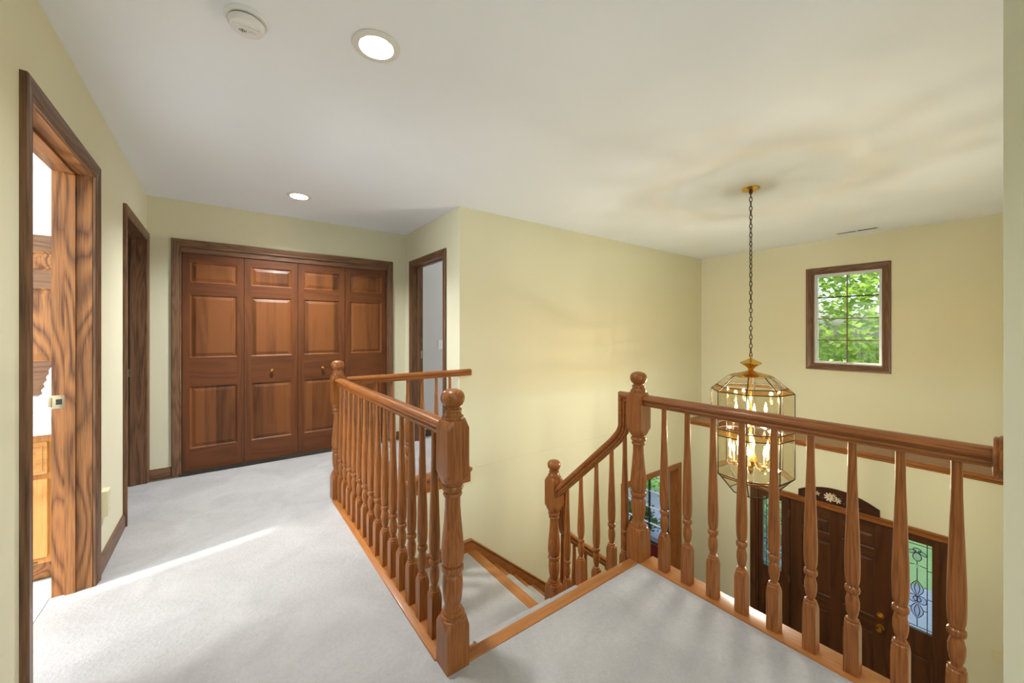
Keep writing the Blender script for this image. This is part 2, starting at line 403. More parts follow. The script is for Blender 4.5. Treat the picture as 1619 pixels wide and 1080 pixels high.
wall('wall_left', 'x', XL-.13, XL, -3.1, 4.7, -.02, CZ, [(1.981, 2.819, -.02, 2.064), (3.581, 4.459, -.02, 2.064)], 'wall', 'pale yellow left hall wall with two doorways')
wall('wall_closet', 'y', YC, YC+.12, XL, XD, -.02, CZ, [(-.316, 1.559, -.02, 2.049)], 'wall', 'pale yellow wall around the closet doors')
wall('wall_right', 'x', XD, XD+.12, YF+.12, 6.0, -.02, CZ, [(3.494, 4.314, -.02, 2.049)], 'wall', 'pale yellow wall with the doorway to the grey room')
wall('wall_far', 'y', YF, YF+.12, XD, XW+.15, -.02, CZ, [], 'wall', 'tall pale yellow stairwell wall beside the stairs')
wall('wall_far_lower', 'y', YF, YF+.12, -3.0, XW+.15, ZF-.1, -.021, [(4.181, 5.479, ZF-.1, -.751)], 'wall', 'pale yellow stairwell wall below with cased opening')
wall('wall_front', 'x', XW, XW+.15, -.1, YF, -.12, CZ, [(1.0425, 1.7245, .8525, 2.0275)], 'wall', 'pale yellow foyer wall with the small window')
wall('wall_front_lower', 'x', XF, XF+.2, -.1, 6.5, ZF-.1, -.09, [(.529, 2.241, ZF-.1, -.799), (3.499, 4.751, -2.251, -.619)], 'wall', 'pale yellow foyer wall around the front door')
wall('wall_near', 'y', YR-.12, YR, XR, XW+.15, ZF-.1, CZ, [], 'wall', 'pale yellow wall holding the end of the railing')
wall('wall_near_side', 'x', XR, XR+.12, -3.1, YR-.12, -.02, CZ, [], 'wall', 'pale yellow wall at the right edge of the hall')
# hidden outer shell
wall('wall_hall_end', 'y', -3.2, -3.1, -3.0, 6.3, ZF-.1, CZ, [(-.35, 1.65, .5, 2.2)], 'wall', 'end wall of the hall behind the camera')  # window opening made up to let light into the hall
wall('wall_outer_left', 'x', -3.0, -2.85, -3.2, 6.5, ZF-.1, 2.7, [(2.20, 2.62, .75, 1.86)], 'bath_wall', 'outer wall of the bathroom with an unseen window opening')  # opening shaped so the sun throws a narrow strip on the carpet
wall('wall_outer_far', 'y', 6.4, 6.5, -3.0, 6.3, ZF-.1, 2.7, [], 'bed_wall', 'outer wall beyond the bedrooms')
wall('wall_closet_back', 'y', YC+.65, YC+.7, XL-.6, XD, -.02, CZ, [], 'bath_wall', 'white back wall of the closet')
wall('wall_bathroom_far', 'y', 3.52, 3.60, -2.85, XL-.13, -.02, CZ, [], 'bath_wall', 'white bathroom wall behind the counter')
wall('wall_bathroom_near', 'y', .7, .8, -2.85, XL-.13, -.02, CZ, [], 'bath_wall', 'white bathroom wall hidden beside the doorway')
wall('wall_linen', 'x', -1.65, -1.6, 3.6, 5.2, -.02, CZ, [], 'bath_wall', 'white wall of the room behind the second doorway')
wall('wall_bedroom', 'y', 4.42, 4.50, XD+.12, 3.0, -.02, CZ, [], 'bed_wall', 'light grey wall seen through the right doorway')
wall('wall_bedroom_side', 'x', 4.9, 5.0, YF+.12, 6.4, -.02, CZ, [], 'bed_wall', 'light grey far wall of the bedroom')
struct(MB().box(1.9, 6.15, YF+.1, 6.4, -.30, -.03).build('floor_bedroom_slab', 'soffit', smooth=0), 'slab between the bedroom and the room below', 'ceiling')
struct(MB().box(-2.95, 6.0, -3.1, 6.4, ZF-.1, ZF).build('floor_foyer', 'foyer_floor', smooth=0), 'tan floor of the foyer at the foot of the stairs', 'floor')
# plant ledge where the upper front wall sits further out
lo = thing('trim_1', (XF, 1.6, -.13), 'wooden ledge cap running across the foyer wall above the front door', 'trim', kind='structure')
MB().box(XF-.035, XW, YR, YF, -.085, -.062).build('ledge_board', 'oak_y', lo)
MB().sweep([(0, 0), (.022, 0), (.028, .012), (.020, .022), (.034, .034), (.034, .045), (0, .045)], [(XF, YR, -.13), (XF, YF, -.13)], (-1, 0, 0)).build('ledge_moulding', 'oak_y', lo)

# ------------------------------------------------------------------ casings, jambs, baseboards
def fmap(kind, pos):
    """(u, v, n) -> world for a frame lying on a wall; n points into the hall"""
    return {'x+': lambda u, v, n: (pos+n, u, v), 'x-': lambda u, v, n: (pos-n, u, v), 'y-': lambda u, v, n: (u, pos-n, v)}[kind]
CAS = [(0, 0), (0, .011), (.006, .014), (.013, .012), (.018, .015), (.040, .018), (.050, .021), (.062, .021), (.066, .017), (.066, 0)]
def casing(parent, fn, u0, u1, v0, v1, mv, mh, sill=False, scale=1.0, zbot=None):
    P = [(a*scale, n) for a, n in CAS]
    b0 = v0 if not sill else None
    def board(ends, mat):
        loops = [[fn(*e(a), n) for a, n in P] for e in ends]
        return MB().loft(loops).build('casing_board', mat, parent)
    lowL = (lambda a: (u0-a, v0-a)) if sill else (lambda a: (u0-a, v0))
    lowR = (lambda a: (u1+a, v0-a)) if sill else (lambda a: (u1+a, v0))
    board([lowL, lambda a: (u0-a, v1+a)], mv); board([lambda a: (u0-a, v1+a), lambda a: (u1+a, v1+a)], mh); board([lambda a: (u1+a, v1+a), lowR], mv)
    if sill: board([lowL, lowR], mh)
def jambs(parent, fn, u0, u1, v1, depth, mv, mh, stop=.055, t=.018, vb=0.0):
    for a, b in ((u0-t, u0), (u1, u1+t)):
        m = MB(); m.prism([(a, vb), (b, vb), (b, v1), (a, v1)], fn, .002, -depth); m.build('jamb_board', mv, parent)
    MB().prism([(u0-t, v1), (u1+t, v1), (u1+t, v1+t), (u0-t, v1+t)], fn, .002, -depth).build('jamb_board', mh, parent)
    if stop:
        for a, b in ((u0, u0+.011), (u1-.011, u1)):
            MB().prism([(a, vb), (b, vb), (b, v1-.011), (a, v1-.011)], fn, -stop, -stop-.035).build('door_stop', mv, parent)
        MB().prism([(u0, v1-.011), (u1, v1-.011), (u1, v1), (u0, v1)], fn, -stop, -stop-.035).build('door_stop', mh, parent)
# doorway to the bathroom
t1 = thing('trim_2', (XL, 2.4, 0), 'stained oak casing of the bathroom doorway nearest the camera', 'door frame', kind='structure')
f1 = fmap('x+', XL)
casing(t1, f1, 2.0, 2.80, 0, 2.045, 'casing_z', 'casing_y')
jambs(t1, f1, 2.0, 2.80, 2.045, .135, 'jamb_z', 'jamb_y')
def strike(parent, x, y, z):
    o = MB().box(x-.022, x+.022, y-.0025, y+.001, z-.032, z+.032, .0008).build('strike_plate', 'old_brass', parent)
    MB().box(x-.008, x+.012, y-.0035, y+.0005, z-.013, z+.013).build('latch_hole', 'dark_slot', o)
    MB().box(x-.034, x-.020, y-.004, y+.001, z-.024, z+.024, .0015).build('strike_lip', 'old_brass', o)
strike(t1, XL-.112, 2.80, .935)
# second doorway on the left
t2 = thing('trim_3', (XL, 4.0, 0), 'stained oak casing of the second left doorway beside the closet', 'door frame', kind='structure')
casing(t2, f1, 3.60, 4.44, 0, 2.045, 'casing_z', 'casing_y')
jambs(t2, f1, 3.60, 4.44, 2.045, .135, 'casing_z', 'casing_y')
strike(t2, XL-.085, 4.44, .935)
# closet casing
t3 = thing('trim_4', (.62, YC, 0), 'stained oak casing around the four closet door leaves', 'door frame', kind='structure')
f3 = fmap('y-', YC)
casing(t3, f3, -.297, 1.54, 0, 2.03, 'casing_z', 'casing_x')
jambs(t3, f3, -.297, 1.54, 2.03, .12, 'casing_z', 'casing_x', stop=0)
MB().box(-.297, 1.54, YC+.004, YC+.012, 1.985, 2.03).build('track_board', 'casing_x', t3)
# doorway on the right
t4 = thing('trim_5', (XD, 3.9, 0), 'dark oak casing of the right doorway to the grey room', 'door frame', kind='structure')
f4 = fmap('x-', XD)
casing(t4, f4, 3.513, 4.295, 0, 2.03, 'casing_z', 'casing_y')
jambs(t4, f4, 3.513, 4.295, 2.03, .125, 'casing_z', 'casing_y')
o = MB().box(XD+.095, XD+.115, 4.290, 4.297, .96, 1.05, .001).build('strike_plate', 'old_brass', t4)
# cased opening to the living room
t5 = thing('trim_6', (4.83, YF, ZF), 'oak casing of the wide opening off the foyer', 'door frame', kind='structure')
f5 = fmap('y-', YF)
casing(t5, f5, 4.20, 5.46, ZF, -.77, 'oak_z', 'oak_x', scale=1.2)
jambs(t5, f5, 4.20, 5.46, -.77, .125, 'oak_z', 'oak_x', stop=0, vb=ZF)

def baseboard(name, a, b, out, z0, label, mat, h=.088):
    a = Vector(a); b = Vector(b); out = Vector(out)
    prof = [(0, 0), (.014, 0), (.014, h*.72), (.010, h*.9), (.006, h), (0, h)]
    m = MB(); m.loft([[Vector((p.x, p.y, z0))+out*w+Vector((0, 0, hh)) for w, hh in prof] for p in (a, b)])
    return struct(m.build(name, mat), label, 'baseboard')
baseboard('baseboard_left', (XL, 2.868, 0), (XL, 3.532, 0), (1, 0, 0), 0, 'oak baseboard between the two left doorways', 'casing_y')
baseboard('baseboard_left_near', (XL, -3.1, 0), (XL, 1.932, 0), (1, 0, 0), 0, 'oak baseboard left of the bathroom doorway', 'casing_y')
baseboard('baseboard_closet', (XL, YC, 0), (-.364, YC, 0), (0, -1, 0), 0, 'short oak baseboard left of the closet', 'casing_x')
baseboard('baseboard_closet_right', (1.608, YC, 0), (XD, YC, 0), (0, -1, 0), 0, 'short oak baseboard right of the closet', 'casing_x')
baseboard('baseboard_right', (XD, 3.25, 0), (XD, 3.446, 0), (-1, 0, 0), 0, 'short oak baseboard beside the right doorway', 'casing_y')
baseboard('baseboard_right_far', (XD, 4.363, 0), (XD, YC, 0), (-1, 0, 0), 0, 'short oak baseboard between right doorway and closet', 'casing_y')
baseboard('baseboard_bedroom', (XD+.125, 4.42, 0), (3.0, 4.42, 0), (0, -1, 0), 0, 'dark baseboard of the grey room', 'dark_base')
baseboard('baseboard_near_side', (XR, -3.1, 0), (XR, YR, 0), (-1, 0, 0), 0, 'oak baseboard under the right hall wall', 'casing_y')
baseboard('baseboard_foyer', (XF, YR, ZF), (XF, .46, ZF), (-1, 0, 0), ZF, 'oak baseboard right of the front door', 'oak_y')

# ------------------------------------------------------------------ panel doors
def raised_panel(m, fn, u0, u1, v0, v1, base, lip, bev=.03, edge=.012):
    """moulded edge, sloping bevel and raised field"""
    def ring(d, n): return [fn(u0+d, v0+d, n), fn(u1-d, v0+d, n), fn(u1-d, v1-d, n), fn(u0+d, v1-d, n)]
    m.loft([ring(0, base-.016), ring(0, lip-.001), ring(edge*.5, lip-.004), ring(edge, base), ring(edge+.004, base), ring(edge+bev, lip-.003), ring(edge+bev+.0005, lip-.003)])
    return m
def panel_leaf(parent, name, fn, u0, u1, v0, v1, stile, rails, cols, thick, mats, knob=None):
    """rails: list of (v0, v1) of the panels; cols: list of (u0, u1) of panel columns"""
    mz, mh, mp = mats
    leaf = MB()
    edges = [u0]
    for c0, c1 in cols: edges += [c0, c1]
    edges.append(u1)
    for i in range(0, len(edges), 2):
        leaf.prism([(edges[i], v0), (edges[i+1], v0), (edges[i+1], v1), (edges[i], v1)], fn, 0, -thick)
    lo_ = leaf.build(name, mz, parent)
    vv = [v0]
    for a, b in rails: vv += [a, b]
    vv.append(v1)
    for c0, c1 in cols:
        for i in range(0, len(vv), 2):
            MB().prism([(c0, vv[i]), (c1, vv[i]), (c1, vv[i+1]), (c0, vv[i+1])], fn, -.0004, -thick).build('rail', mh, lo_)
        for a, b in rails:
            raised_panel(MB(), fn, c0, c1, a, b, -.011, 0).build('raised_panel', mp, lo_, smooth=0)
    return lo_
fd = fmap('y-', YC+.018)
LW = (1.54+.297-.006)/4
for pair, (nm, lab) in enumerate((('door_1', 'left pair of reddish brown bifold closet door leaves'), ('door_2', 'right pair of reddish brown bifold closet door leaves'))):
    root = thing(nm, (-.294+LW*(1+2*pair), YC+.03, 0), lab, 'closet door', kind='structure')
    for k in range(2):
        i = pair*2+k; a = -.294+LW*i+.002; b = a+LW-.004
        lf = panel_leaf(root, 'door_leaf', fd, a, b, .015, 1.985, .055, [(.215, .775), (1.035, 1.61), (1.72, 1.905)], [(a+.052, b-.052)], .03, ('closet_z', 'closet_x', 'closet_panel'))
        if i in (1, 2):
            kb = MB().lathe([(0, .010), (-.012, .008), (-.018, .014), (-.026, .0175), (-.031, .014), (-.033, .004)], ((a+b)/2, YC+.018, .892), 16, 'y').build('knob', 'brass', lf)

# ------------------------------------------------------------------ front door with sidelights
fF = fmap('x-', XF)
fr = thing('trim_7', (XF, 1.385, ZF), 'dark wooden frame around front door and its two sidelights', 'door frame', kind='structure')
DY0, DY1 = .928, 1.842
for a, b in ((.53, .565), (DY0-.045, DY0-.004), (DY1+.004, DY1+.045), (2.205, 2.24)):
    MB().prism([(a, ZF), (b, ZF), (b, -.80), (a, -.80)], fF, .004, -.12).build('post', 'entry_z', fr)
MB().prism([(.53, -.835), (2.24, -.835), (2.24, -.80), (.53, -.80)], fF, .004, -.12).build('head_board', 'entry_y', fr)
for a, b in ((.478, .545), (2.225, 2.292)):
    MB().prism([(a, ZF), (b, ZF), (b, -.812), (a, -.812)], fF, .02, 0).build('casing_board', 'entry_z', fr)
MB().sweep([(0, 0), (.018, 0), (.018, .035), (.026, .043), (.026, .052), (.036, .062), (.036, .070), (0, .070)], [(XF, .47, -.818), (XF, 2.30, -.818)], (-1, 0, 0)).build('head_casing', 'oak_y', fr)
fdd = fmap('x-', XF+.02)
door = thing('door_3', (XF, 1.385, ZF), 'dark brown six panel wooden front door with brass knob', 'door', kind='structure')
c0, c1, cm = DY0+.118, DY1-.118, (DY0+DY1)/2
leaf = panel_leaf(door, 'door_leaf', fdd, DY0, DY1, ZF+.01, -.838, .118, [(ZF+.24, -2.03), (-1.88, -1.225), (-1.13, -.955)], [(c0, cm-.055), (cm+.055, c1)], .045, ('entry_z', 'entry_y', 'entry_z'))
kz = -1.952
kn = MB().lathe([(.02, .034), (.014, .034), (.010, .012), (-.012, .011), (-.02, .024), (-.035, .029), (-.05, .024), (-.055, .008)], (XF, 1.0, kz), 20, 'x').build('knob', 'brass', leaf)
db = MB().lathe([(.02, .032), (.008, .032), (.004, .022), (-.002, .020)], (XF, 1.0, kz+.13), 20, 'x').build('deadbolt', 'brass', leaf)
MB().box(XF-.018, XF, .985, 1.015, kz+.126, kz+.134).build('thumb_turn', 'brass', db)
for z in (-1.02, -1.85, -2.6):
    MB().box(XF-.006, XF+.01, DY1-.002, DY1+.014, z-.05, z+.05).build('hinge', 'hinge', leaf)
# sidelights
def sidelight(name, y0, y1, label):
    g0, g1 = (y0+y1)/2-.108, (y0+y1)/2+.108; v0, v1 = -1.815, -.905
    w = thing(name, (XF, (y0+y1)/2, ZF), label, 'window', kind='structure')
    ffn = fmap('x-', XF+.02)
    m = MB()
    m.grid('x', XF+.02, XF+.065, [y0, g0, g1, y1], [ZF, ZF+.2, -2.06, v0, v1, -.835], lambda u, v: not (g0 < u < g1 and (v0 < v < v1 or ZF+.2 < v < -2.06)))
    m.build('frame', 'entry_z', w, smooth=0)
    raised_panel(MB(), ffn, g0, g1, ZF+.2, -2.06, -.011, 0).build('raised_panel', 'entry_z', w, smooth=0)
    MB().box(XF+.044, XF+.050, g0, g1, v0, v1).build('glass_pane', 'sidelight_glass', w)
    cx, cz = (g0+g1)/2, (v0+v1)/2; Hh = v1-v0; X = XF+.042; r = .0035
    def line(pts, nm='came_line', rr=r): MB().tube([(X, cx+u, v1-t*Hh) for u, t in pts], rr, 6).build(nm, 'black_came', w)
    for s in (-1, 1): line([(s*.072, 0), (s*.072, 1)])
    for t in (.035, .965): line([(-.108, t), (.108, t)])
    for t in (.30, .62):
        for s in (-1, 1): line([(s*.072, t), (s*.108, t)])
    for t in (.275, .50, .765):
        for s in (-1, 1):
            e = {.275: .02, .50: .05, .765: .045}[t]
            line([(s*.072, t), (s*e, t-(.01 if t == .275 else 0))])
    line([(0, .225), (0, .25)]); line([(0, .30), (0, .44)]); line([(0, .875), (0, .965)])
    def piece(pts, mat='bevel_glass'):
        pts = [(cx+u, v1-t*Hh) for u, t in pts]
        MB().prism(pts, lambda u, v, n: (XF+.043-n, u, v), -.0, .004).build('bevelled_piece', mat, w)
        MB().tube([(X, u, v) for u, v in pts], r, 6, closed=True).build('came_outline', 'black_came', w)
    def ell(c, t, a, b, n=14, rot=0):
        P = []
        for k in range(n):
            q = 2*PI*k/n; x, y = a*math.cos(q), b*math.sin(q)
            P.append((c+x*math.cos(rot)-y*math.sin(rot), t+(x*math.sin(rot)+y*math.cos(rot))/Hh))
        return P
    def vesica(c, t0, t1, wd, n=7):
        L = [(c-wd*math.sin(PI*k/n), t0+(t1-t0)*k/n) for k in range(n+1)]; R_ = [(c+wd*math.sin(PI*k/n), t0+(t1-t0)*k/n) for k in range(n-1, 0, -1)]
        return L+R_
    piece(ell(0, .175, .032, .042)); piece(ell(0, .10, .03, .022)); piece(ell(-.04, .125, .034, .016, rot=-.5)); piece(ell(.04, .125, .034, .016, rot=.5))
    piece([(0, .25), (.016, .275), (0, .30), (-.016, .275)])
    piece(vesica(0, .44, .625, .046)); piece(vesica(0, .45, .61, .02))
    piece(ell(-.034, .655, .036, .040, rot=.4)); piece(ell(.034, .655, .036, .040, rot=-.4)); piece(ell(0, .655, .03, .026))
    piece(vesica(0, .69, .875, .046)); piece(vesica(0, .71, .86, .02))
    return w
sidelight('window_2', .568, DY0-.048, 'leaded glass sidelight right of the front door')
sidelight('window_3', DY1+.048, 2.202, 'leaded glass sidelight left of the front door behind the lantern')
# arched plaque on the head casing
pl = thing('door_plaque', (XF-.02, 1.372, -.748), 'arched dark wood plaque with cream flowers above the front door', 'plaque')
poly = [(1.0, -.748), (1.744, -.748), (1.744, -.672)]
for k in range(0, 17):
    q = -1+2*k/16; poly.append((1.372-q*.372*.985, -.672+.105*(1-q*q)+.004))
poly.append((1.0, -.672))
MB().prism(poly, lambda u, v, n: (XF-.002-n, u, v), 0, .016).build('board', 'plaque_wood', pl)
def flower(y, z, n, rad, mat):
    for k in range(n):
        a = 2*PI*k/n+.3; m = MB()
        c = Vector((XF-.022, y+math.cos(a)*rad*.6, z+math.sin(a)*rad*.6))
        d = Vector((0, math.cos(a), math.sin(a))); e = Vector((0, -math.sin(a), math.cos(a)))
        pts = [c-d*rad*.5, c-e*rad*.2-d*.1*rad, c+d*rad*.45-e*rad*.12, c+d*rad*.45+e*rad*.12, c+e*rad*.2-d*.1*rad]
        m.add([p+Vector((.003, 0, 0)) for p in pts]+[p-Vector((.006 if i else -.0, 0, 0)) for i, p in enumerate(pts)], [tuple(range(5)), tuple(range(5, 10))]+[(i, (i+1) % 5, 5+(i+1) % 5, 5+i) for i in range(5)])
        m.build('petal', mat, pl)
    MB().lathe([(.003, rad*.2), (-.008, rad*.18), (-.011, rad*.05)], (XF-.02, y, z), 10, 'x').build('flower_centre', 'old_brass', pl)
flower(1.435, -.672, 9, .05, 'petal'); flower(1.36, -.683, 7, .036, 'petal'); flower(1.55, -.662, 5, .024, 'petal'); flower(1.395, -.640, 5, .022, 'petal')
for y, z in ((1.50, -.70), (1.30, -.70), (1.27, -.68), (1.22, -.70), (1.16, -.71), (1.33, -.655), (1.58, -.69)): flower(y, z, 3, .022, 'leaf_paint')

# ------------------------------------------------------------------ upper window
w1 = thing('window_1', (XW, 1.383, .8), 'small oak framed window with eight panes facing green trees', 'window', kind='structure')
fw = fmap('x-', XW)
WY0, WY1, WZ0, WZ1 = 1.045, 1.722, .855, 2.025
casing(w1, fw, WY0, WY1, WZ0, WZ1, 'casing_z', 'casing_y', sill=True)
def ringframe(name, y0, y1, z0, z1, t, xa, xb, mat, parent):
    return MB().grid('x', xa, xb, [y0, y0+t, y1-t, y1], [z0, z0+t, z1-t, z1], lambda u, v: not (y0+t < u < y1-t and z0+t < v < z1-t)).build(name, mat, parent, smooth=0)
ringframe('liner', WY0-.002, WY1+.002, WZ0-.002, WZ1+.002, .014, XW-.001, XW+.13, 'casing_z', w1)
ringframe('sash_frame', WY0+.010, WY1-.010, WZ0+.010, WZ1-.010, .012, XW+.04, XW+.06, 'white_paint', w1)
ringframe('sash', WY0+.020, WY1-.020, WZ0+.020, WZ1-.020, .024, XW+.05, XW+.09, 'aluminium', w1)
a0, a1, b0, b1 = WY0+.04, WY1-.04, WZ0+.04, WZ1-.04
MID = (a0+a1)/2; rowz = [b0+(b1-b0)*k/4 for k in range(5)]
for k in range(4):
    for u0, u1 in ((a0, MID), (MID, a1)):
        MB().box(XW+.066, XW+.070, u0, u1, rowz[k], rowz[k+1]).build('glass_pane', 'clear_glass', w1)
MB().box(XW+.056, XW+.066, MID-.006, MID+.006, b0, b1).build('muntin', 'casing_z', w1)
for k in (1, 2, 3):
    d = .008 if k == 3 else .005
    MB().box(XW+.055, XW+.065, a0, a1, rowz[k]-d, rowz[k]+d).build('muntin', 'dark_base' if k == 3 else 'casing_y', w1)
cr = MB().box(XW+.03, XW+.05, MID-.06, MID+.06, WZ0+.014, WZ0+.03, .003).build('crank_base', 'aluminium', w1)
MB().tube([(XW+.03, MID, WZ0+.028), (XW+.015, MID-.01, WZ0+.045), (XW+.012, MID-.05, WZ0+.04)], .005, 8).build('crank_handle', 'aluminium', cr)

# ------------------------------------------------------------------ living room window beyond the opening
w4 = thing('window_4', (XF, 4.1, -2.3), 'tall black gridded window of the room beyond the opening', 'window', kind='structure')
ringframe('frame', 3.50, 4.75, -2.25, -.62, .045, XF-.01, XF+.12, 'dark_base', w4)
for y in (3.88, 4.20, 4.52): MB().box(XF+.03, XF+.06, y-.012, y+.012, -2.21, -.66).build('muntin', 'dark_slot', w4)
for k in range(1, 6): z = -2.22+.27*k; MB().box(XF+.03, XF+.058, 3.54, 4.71, z-.008, z+.008).build('muntin', 'white_plastic', w4)
yy = [3.54, 3.88, 4.20, 4.52, 4.71]; zz = [-2.21]+[-2.22+.27*k for k in range(1, 6)]+[-.66]
for i in range(4):
    for k in range(6): MB().box(XF+.045, XF+.049, yy[i], yy[i+1], zz[k], zz[k+1]).build('glass_pane', 'clear_glass', w4)
struct(MB().box(XF-.012, XF, YF+.13, 3.49, ZF, -1.99).build('wall_wainscot', 'red_wall', smooth=0), 'dark red lower wall beyond the opening', 'wall')
struct(MB().box(XF-.012, XF, 3.49, 4.76, ZF, -2.26).build('wall_wainscot_window', 'red_wall', smooth=0), 'dark red lower wall below the gridded window', 'wall')
struct(MB().sweep([(0, 0), (.016, 0), (.024, .02), (.018, .045), (.026, .06), (0, .06)], [(XF, YF+.13, -1.99), (XF, 3.49, -1.99)], (-1, 0, 0)).build('trim_8', 'oak_y'), 'oak chair rail above the dark red wall', 'trim')

# ------------------------------------------------------------------ staircase
R0 = 1.335; X0, X1 = .757, 1.925; RX0, RX1 = .955, 1.635
st = thing('staircase', (1.34, 2.3, ZF), 'oak staircase with grey carpet runner turning down beside the yellow wall', 'staircase')
MB().box(X0, 1.829, 1.297, 1.354, -.026, .005, .004).build('nosing_strip', 'strip_x', st)
def runner_y(z, ya, yb, nose, zdown, x0, x1):
    t = .012
    out = [(ya, z+t), (nose-.016, z+t), (nose-.005, z+t-.004), (nose+.004, z+.001), (nose+.007, z-.012), (nose+.004, z-.028), (nose-.006, z-.036), (yb+t, z-.040), (yb+t, zdown)]
    inn = [(yb, zdown), (yb, z-.03), (nose-.004, z-.026), (nose-.002, z-.012), (nose-.012, z+.001), (ya, z+.001)]
    return out+inn
for i in range(1, 5):
    z = -RISE*i; ya = R0+RUN*(i-1); yb = R0+RUN*i
    MB().box(X0, 1.90, ya-.016, ya, z, z+RISE-.026).build('riser', 'oak_x', st)
    if i == 1: MB().box(RX0, RX1, ya, ya+.012, z+.012, z+RISE-.03).build('runner_carpet', 'carpet', st)
    if i < 4:
        MB().box(X0, X1+.02, ya-.005, yb+.026, z-.028, z, .006).build('tread', 'strip_x', st)
        MB().prism(runner_y(z, ya, yb, yb+.028, z-RISE+.012, RX0, RX1), lambda u, v, n: (n, u, v), RX0, RX1).build('runner_carpet', 'carpet', st)
YL = R0+3*RUN; ZL = -4*RISE; LX = 1.895; LRUN = .24
MB().box(X0, 1.835, YL-.016, YF-.019, ZL-.03, ZL+.008, .004).build('landing_carpet', 'carpet', st)
MB().box(1.832, LX+.028, YL+.02, YF-.019, ZL-.028, ZL+.010, .005).build('landing_nosing', 'strip_y', st)
MB().box(X0, LX, YL-.016, YF-.019, ZL-.25, ZL-.031).build('landing_frame', 'soffit', st)
LY0, LY1 = 1.975, YF-.019; RY0, RY1 = 2.24, 2.92
for j in range(1, 10):
    z = ZL-RISE*j; xa = LX+LRUN*(j-1); xb = LX+LRUN*j
    MB().box(xa-.016, xa, LY0+.02, LY1, z, z+RISE-.028).build('riser', 'oak_y', st)
    MB().box(xa-.005, xb+.026, LY0, LY1, z-.028, z, .006).build('tread', 'strip_y', st)
    MB().prism(runner_y(z, xa, xb, xb+.028, z-RISE+.012, RY0, RY1), lambda u, v, n: (u, n, v), RY0, RY1).build('runner_carpet', 'carpet', st)
    if j == 1: MB().box(xa, xa+.012, RY0, RY1, z+.012, z+RISE-.03).build('runner_carpet', 'carpet', st)
MB().box(LX+LRUN*9-.016, LX+LRUN*9, LY0+.02, LY1, ZF, ZF+RISE-.028).build('riser', 'oak_y', st)
# sawtooth stringers on the open sides
poly = [(R0, -.03)]
for i in range(1, 4): poly += [(R0+RUN*(i-1), -RISE*i-.028), (R0+RUN*i, -RISE*i-.028)]
poly += [(YL, ZL-.25), (YL-.05, ZL-.25), (R0, -.30)]
MB().prism(poly[1:], lambda u, v, n: (n, u, v), 1.885, 1.90).build('stringer', 'oak_y', st)
poly = []
for j in range(1, 10): poly += [(LX+LRUN*(j-1), ZL-RISE*j-.028), (LX+LRUN*j, ZL-RISE*j-.028)]
poly += [(LX+LRUN*9, ZF), (LX+LRUN*9-.3, ZF), (LX, ZL-.45)]
MB().prism(poly, lambda u, v, n: (u, n, v), LY0+.005, LY0+.02).build('stringer', 'oak_x', st)
sl = -RISE/LRUN
poly = [(X0, ZL-.05), (X0, ZL+.118), (1.875, ZL+.118), (4.2, ZL+.118+sl*2.325), (4.2, ZF), (3.9, ZF), (1.9, ZL-.3)]
MB().prism(poly, lambda u, v, n: (u, n, v), YF-.018, YF).build('skirt_board', 'oak_x', st)
top = [(X0, ZL+.118), (1.875, ZL+.118), (4.2, ZL+.118+sl*2.325)]
MB().sweep([(0, 0), (.012, 0), (.018, .008), (.012, .018), (0, .018)], [(u, YF-.012, v-.012) for u, v in top], (0, -1, 0)).build('skirt_cap', 'oak_x', st)
wall('wall_stairwell', 'x', .66, .752, 1.30, YF, ZF, -.03, [], 'wall', 'pale yellow stairwell wall under the left railing')
wall('wall_under_hall', 'y', 1.27, 1.32, .66, 1.88, ZF, -.28, [], 'wall', 'pale yellow wall under the top step')
wall('wall_under_rail', 'x', 1.80, 1.88, -.06, 1.30, ZF, -.28, [], 'wall', 'pale yellow foyer wall under the hall floor')

# ------------------------------------------------------------------ railings
BIG = .3
NEWEL = [(0, BIG), (.152, BIG), (.156, .0655), (.170, .060), (.183, .0505), (.186, .0455), (.196, .0455), (.1965, .040), (.203, .0395), (.211, .0375), (.2115, .0335), (.220, .0305), (.230, .0310), (.26, .0365), (.30, .0395), (.335, .0385),
         (.346, .0345), (.352, .0305), (.3525, .0365), (.360, .0418), (.368, .0430), (.376, .0418), (.3795, .0375), (.380, .0340), (.388, .0340), (.3885, .0395), (.410, .0435), (.44, .0435), (.48, .0405), (.54, .0345), (.60, .030), (.64, .0295),
         (.644, .0300), (.6445, .0340), (.652, .0372), (.659, .0340), (.6595, .0310), (.666, .0310), (.6665, .0375), (.677, .0418), (.687, .0395), (.6875, .0355), (.697, .0355), (.6975, .0405), (.712, .050), (.728, .060), (.738, .0655), (.742, BIG), (.903, BIG), (.907, .0655),
         (.922, .059), (.937, .049), (.938, .0425), (.950, .0425), (.9505, .0375), (.960, .0345), (.968, .0305), (.9685, .0350), (.977, .0350), (.9775, .0270), (.985, .0275), (.994, .0390), (1.008, .0455), (1.022, .0465), (1.036, .043),
         (1.046, .034), (1.052, .018), (1.053, .002)]
BAL = [(0, BIG), (.160, BIG), (.164, .0316), (.178, .029), (.190, .0235), (.193, .0205), (.200, .0205), (.2005, .0165), (.203, .0135), (.210, .0130), (.220, .0170), (.245, .0208), (.268, .0208), (.288, .0165), (.294, .0140), (.297, .0140), (.2975, .0185),
       (.302, .0218), (.311, .0232), (.319, .0218), (.3235, .0180), (.324, .0145), (.330, .0145), (.3305, .0185), (.345, .0212), (.37, .0225), (.41, .0232), (.45, .0225), (.52, .0205), (.62, .0172), (.74, .0138), (.872, .0125)]
